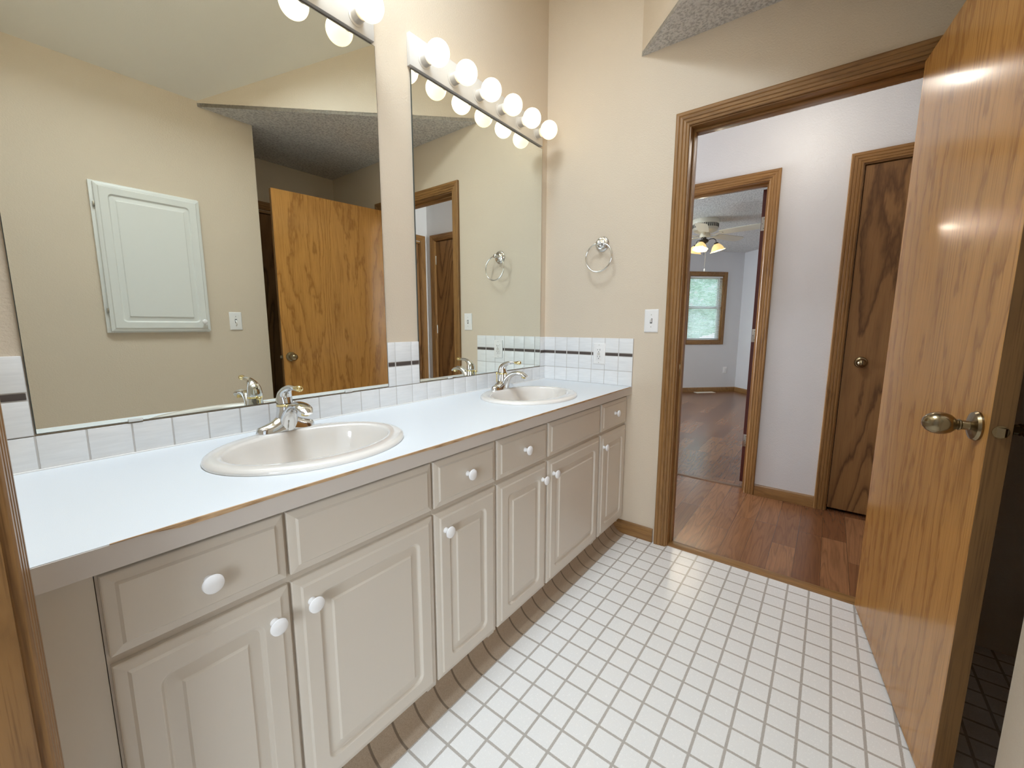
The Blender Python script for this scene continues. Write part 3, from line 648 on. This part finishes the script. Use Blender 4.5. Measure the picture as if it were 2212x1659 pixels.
def outlet(loc, pl, lab, gfci=True):
    s = thing('wall_outlet', loc, lab, 'outlet'); plate(s, pl)
    rc = G().loft([[pl(u, v, d) for u, v in rrect(-.0165+i, .0165-i, -.0335+i, .0335-i, .001, 2)] for i, d in ((0, .0055), (0, .0080), (.0012, .0088))]).make('receptacle', PLASTIC, s, 30)
    g = G()
    for v0 in (.018, -.018):
        for (u, v, hw, hh) in ((-.0065, v0+.004, .0011, .0042), (.0065, v0+.004, .0011, .0036)):
            g.loft([[pl(u+a*hw, v+b_*hh, d) for a, b_ in ((-1, -1), (1, -1), (1, 1), (-1, 1))] for d in (.0086, .0091)])
        g.loft([[pl(.0024*cos(a), v0-.007+.0024*sin(a), d) for a in [2*pi*i/12 for i in range(12)]] for d in (.0086, .0091)])
    g.make('slots', DARK, rc, 0)
    if gfci:
        for q, v in (('test_button', .0035), ('reset_button', -.0035)):
            G().loft([[pl(a*.008, v+b_*.0026, d) for a, b_ in ((-1, -1), (1, -1), (1, 1), (-1, 1))] for d in (.0086, .0098)]).make(q, SOCK, rc, 0)
    for v in (.048, -.048):
        G().loft([[pl(.0022*cos(a), v+.0022*sin(a), d) for a in [2*pi*i/12 for i in range(12)]] for d in (.0061, .0067)]).make('screw', STEEL, s)
    return s
outlet((-.0085, -.3635, .989), px_, 'white safety outlet set in the tile panel under the towel ring')
w1p = lambda u, v, d: (u*r2-d*r2, -u*r2-d*r2, v)
outlet(w1(.215, 0, .375), w1p, 'white outlet low on the bedroom wall right of the window', False)

# recessed medicine cabinet opposite the mirrors
mc = thing('medicine_cabinet', (-1.4205, YO, 1.485), 'white medicine cabinet with raised panel door on the wall seen in the mirror', 'medicine cabinet')
g = G()
for (a, b_, c, d) in ((-.232, -.205, -.387, .387), (.205, .2285, -.387, .387), (-.205, .205, -.387, -.355), (-.205, .205, .355, .387)): g.box(a, b_, .0002, .016, c, d, .0015)
g.box(-.205, .205, .0002, .004, -.355, .355).make('frame', MEDW, mc, 30)
md = panel(-.2165, .2315, -.3805, .3805, doorp(), lambda u, v, w: (u, .0345+w, v)).make('door', MEDW, mc, 20)
mush_knob(md, (.197, .0345, -.325), (0, 1, 0), k=.85)
for z in (-.27, .27): G().box(-.224, -.2165, .017, .030, z-.012, z+.012, .001).make('hinge', STEEL, mc)

# hall dome light (just out of the frame, behind the door head)
hl = thing('ceiling_lamp', (.58, -1.15, ZC), 'small dome ceiling lamp in the hall above the doorway head', 'lamp')
G().lathe([(.001, 0), (.13, 0), (.13, -.018), (.001, -.018)], (0, 0, 0), (0, 0, 1), 40).make('canopy', WHITEM, hl)
G().lathe([(.12, -.018), (.118, -.035), (.10, -.06), (.06, -.08), (.001, -.087)], (0, 0, 0), (0, 0, 1), 40).make('dome', LAMPG, hl, 60)

# ------------------------------------------------------------------ bedroom window, blind, vent, fan
win = thing('window_1', w1(.66, 0, WZ0), 'oak trimmed double hung window in the far bedroom', 'window', kind='structure')
o0 = Vector(w1(.66, 0, WZ0)); wl = lambda s, n, z: tuple(Vector(w1(s, n, z))-o0)
def wbar(s0, s1, z0, z1, n0, n1, name, m, bev=.002): return bx2(G(), wl, s0, s1, n0, n1, z0, z1, bev).make(name, m, win, 30)
wbar(.293, WS0+.004, WZ0-.06, WZ1+.058, -.016, 0, 'casing', OAKV); wbar(WS1-.004, 1.032, WZ0-.06, WZ1+.058, -.016, 0, 'casing', OAKV)
wbar(WS0+.004, WS1-.004, WZ1-.004, WZ1+.058, -.016, 0, 'head_casing', OAKX); wbar(WS0+.004, WS1-.004, WZ0-.06, WZ0+.004, -.018, 0, 'sill_casing', OAKX)
for a in ((WS0, WS0+.014, WZ0, WZ1), (WS1-.014, WS1, WZ0, WZ1), (WS0, WS1, WZ1-.014, WZ1), (WS0, WS1, WZ0, WZ0+.014)): wbar(*a, 0, .14, 'jamb', OAKV, .001)
def sash(z0, z1, n, name):
    g = G()
    for a in ((WS0+.014, WS0+.052, z0, z1), (WS1-.052, WS1-.014, z0, z1), (WS0+.052, WS1-.052, z0, z0+.042), (WS0+.052, WS1-.052, z1-.042, z1)): bx2(g, wl, a[0], a[1], n, n+.03, a[2], a[3], .002)
    so = g.make(name, PLASTIC, win, 30)
    bx2(G(), wl, WS0+.05, WS1-.05, n+.012, n+.015, z0+.04, z1-.04).make('pane', GLASS, so, 0)
sash(1.435, WZ1-.014, .085, 'upper_sash'); sash(WZ0+.014, 1.475, .052, 'lower_sash')
bl = thing('window_blind', w1(.66, 0, WZ1-.02), 'white mini blind lowered over the far bedroom window', 'blind')
o1 = Vector(w1(.66, 0, WZ1-.02)); wb = lambda s, n, z: tuple(Vector(w1(s, n, z))-o1)
bx2(G(), wb, WS0+.016, WS1-.016, .008, .034, WZ1-.044, WZ1-.016, .002).make('headrail', PLASTIC, bl)
g = G(); z = WZ1-.06
while z > WZ0+.035:
    rows = []
    for s in (WS0+.018, WS1-.018):
        rows.append([wb(s, .0215+q*.0115, z+q*.0078-.0016*q*q) for q in (-1, -.5, 0, .5, 1)]+[wb(s, .0215+q*.0115, z+q*.0078-.0016*q*q-.0005) for q in (1, .5, 0, -.5, -1)])
    g.loft(rows); z -= .0215
g.make('slats', BLIND, bl, 0)
bx2(G(), wb, WS0+.018, WS1-.018, .012, .031, WZ0+.018, WZ0+.030, .002).make('bottom_rail', PLASTIC, bl)
G().tube([wb(.43, .004, WZ1-.04), wb(.425, -.004, 1.42)], .003, 8).make('tilt_wand', PLASTIC, bl)
for s in (.45, .875): G().tube([wb(s, .009, WZ1-.03), wb(s, .009, WZ0+.03)], .0012, 6).make('ladder_cord', PLASTIC, bl)
o2 = Vector(w1(.63, -.10, 0)); vt = thing('floor_vent', tuple(o2), 'cream floor register under the bedroom window', 'vent')
g = G(); wv = lambda s, n, z: tuple(Vector(w1(s, n, z))-o2)
for a in ((.46, .80, -.155, -.140), (.46, .80, -.060, -.045), (.46, .475, -.140, -.060), (.785, .80, -.140, -.060)): bx2(g, wv, a[0], a[1], a[2], a[3], 0, .005, .001)
g.make('frame', FANW, vt, 0); g = G()
for i in range(16): bx2(g, wv, .482+i*.019, .490+i*.019, -.140, -.060, .0005, .004)
g.make('louvers', FANW, vt, 0)

FC = Vector((3.30, -.08, ZB)); fan = thing('ceiling_fan', FC, 'cream ceiling fan with lit amber shades in the far bedroom', 'ceiling fan')
tw = Vector((-.9708, -.2398, 0)).normalized(); sd = Vector((-tw.y, tw.x, 0)); sd = sd if sd.dot(rt) > 0 else -sd     # towards the doorway, and sideways
def fd(deg): a = radians(deg); return tw*cos(a)+sd*sin(a)
G().lathe([(.001, 0), (.146, 0), (.149, -.008), (.149, -.040), (.146, -.046), (.142, -.048), (.140, -.098), (.128, -.122), (.100, -.138), (.055, -.150), (.001, -.150)], (0, 0, 0), (0, 0, 1), 48).make('motor_housing', FANW, fan, 30)
g = G()
for i in range(40):
    a = 2*pi*i/40; d = Vector((cos(a), sin(a), 0)); e = Vector((-sin(a), cos(a), 0))*.0055
    g.loft([[d*.1385-e+Vector((0, 0, -.093)), d*.1385+e+Vector((0, 0, -.093)), d*.1395+e+Vector((0, 0, -.054)), d*.1395-e+Vector((0, 0, -.054))], [d*.1425-e+Vector((0, 0, -.093)), d*.1425+e+Vector((0, 0, -.093)), d*.1432+e+Vector((0, 0, -.054)), d*.1432-e+Vector((0, 0, -.054))]])
g.make('vent_slots', DARK, fan, 0)
G().lathe([(.001, -.150), (.052, -.150), (.056, -.160), (.056, -.188), (.045, -.196), (.001, -.196)], (0, 0, 0), (0, 0, 1), 32).make('switch_cup', FANW, fan)
for k in range(5):
    d = fd(-5+72*k); e = Vector((0, 0, 1)).cross(d); zb = -.168
    br = G().tube([d*.05+Vector((0, 0, zb+.005)), d*.10+Vector((0, 0, zb-.012)), d*.15+Vector((0, 0, zb-.002)), d*.20+Vector((0, 0, zb))], [(.010, .004), (.012, .004), (.020, .004), (.034, .003)], 10, ref=(0, 0, 1)).make('blade_arm', FANW, fan, 50)
    out = [(.17, .045), (.20, .056), (.40, .064), (.57, .066), (.60, .060), (.63, .030)]
    poly = [(x, w) for x, w in out]+[(x, -w) for x, w in out[::-1]]
    pt = lambda x, w, t: d*x+e*w+Vector((0, 0, zb+.003+t-w*.20))
    G().loft([[pt(x, w, 0) for x, w in poly], [pt(x, w, .006) for x, w in poly]]).make('blade', FANW, fan, 0)
lk = G().lathe([(.001, -.196), (.018, -.196), (.018, -.212), (.040, -.222), (.046, -.236), (.040, -.252), (.020, -.262), (.010, -.275), (.001, -.278)], (0, 0, 0), (0, 0, 1), 32).make('light_kit', IRON, fan)
for k in range(3):
    d = fd(-16+120*k)
    G().tube([d*.03+Vector((0, 0, -.235)), d*.065+Vector((0, 0, -.215)), d*.10+Vector((0, 0, -.212)), d*.125+Vector((0, 0, -.228)), d*.13+Vector((0, 0, -.262))], .0045, 10).make('light_arm', IRON, lk, 60)
    c = d*.13+Vector((0, 0, -.262)); ax = (d*.28+Vector((0, 0, -1))).normalized()
    G().lathe([(.001, -.004), (.020, -.004), (.026, .010), (.024, .018), (.001, .018)], c, ax, 24).make('shade_holder', IRON, lk)
    prof = [(.022, .010), (.036, .022), (.052, .040), (.064, .064), (.070, .082), (.082, .094)]
    prof = prof+[(r-.002, h-.001) for r, h in prof[::-1]]
    q = ax.to_track_quat('Z', 'Y').to_matrix(); rings = []
    for r_, h_ in prof: rings.append([c+q @ Vector(((r_*(1+.06*cos(6*a)*(h_/.094)**4))*cos(a), (r_*(1+.06*cos(6*a)*(h_/.094)**4))*sin(a), h_)) for a in [2*pi*j/48 for j in range(48)]])
    G().loft(rings, True, False, False).make('glass_shade', AMBER, lk, 60)
    G().ball(c+ax*.068, .027, seg=20).make('light_bulb', FBULB, lk, 60)
G().tube([Vector((0, 0, -.275)), Vector((0, 0, -.40))], .0022, 8).make('finial_rod', IRON, lk)
pc = G().tube([sd*.02+Vector((0, 0, -.26)), sd*.018+Vector((0, 0, -.56))], .0016, 6).make('pull_chain', STEEL, fan)
G().lathe([(.001, 0), (.006, -.006), (.007, -.02), (.004, -.03), (.001, -.032)], sd*.018+Vector((0, 0, -.555)), (0, 0, 1), 12).make('pull_knob', WHITEM, pc)

# ------------------------------------------------------------------ outdoors beyond the bedroom window
g = G(); bx2(g, w1, -14, 16, .3, 30, -.55, -.45); struct(g.make('ground_lawn', GRASS, smooth=0), 'green lawn outside the bedroom window', 'lawn')
def tree(s, n, r, h, lab, k):
    P = Vector(w1(s, n, -.45)); t = thing('tree', P, lab, 'tree', group='trees outside the bedroom window')
    G().tube([Vector((0, 0, 0)), Vector((.05, 0, h*.3)), Vector((0, .05, h*.6))], [.14, .11, .07], 10).make('trunk', BARK, t)
    rnd = random.Random(k); g = G()
    for i in range(9):
        c = Vector((rnd.uniform(-.5, .5)*r, rnd.uniform(-.5, .5)*r, h*.35+rnd.uniform(0, .6)*h)); b = bmesh.new()
        bmesh.ops.create_icosphere(b, subdivisions=3, radius=r*rnd.uniform(.45, .7))
        for v in b.verts: v.co = v.co*(1+rnd.uniform(-.16, .16))+c
        g.bm(b)
    g.make('crown', LEAF, t, 0)
tree(-4.6, 9.5, 1.9, 4.6, 'leafy green tree outside on the right of the window view', 1)
tree(.9, 10.5, 2.0, 5.2, 'leafy green tree outside in the middle of the window view', 2)
tree(6.6, 9.8, 1.9, 4.8, 'leafy green tree outside on the left of the window view', 3)
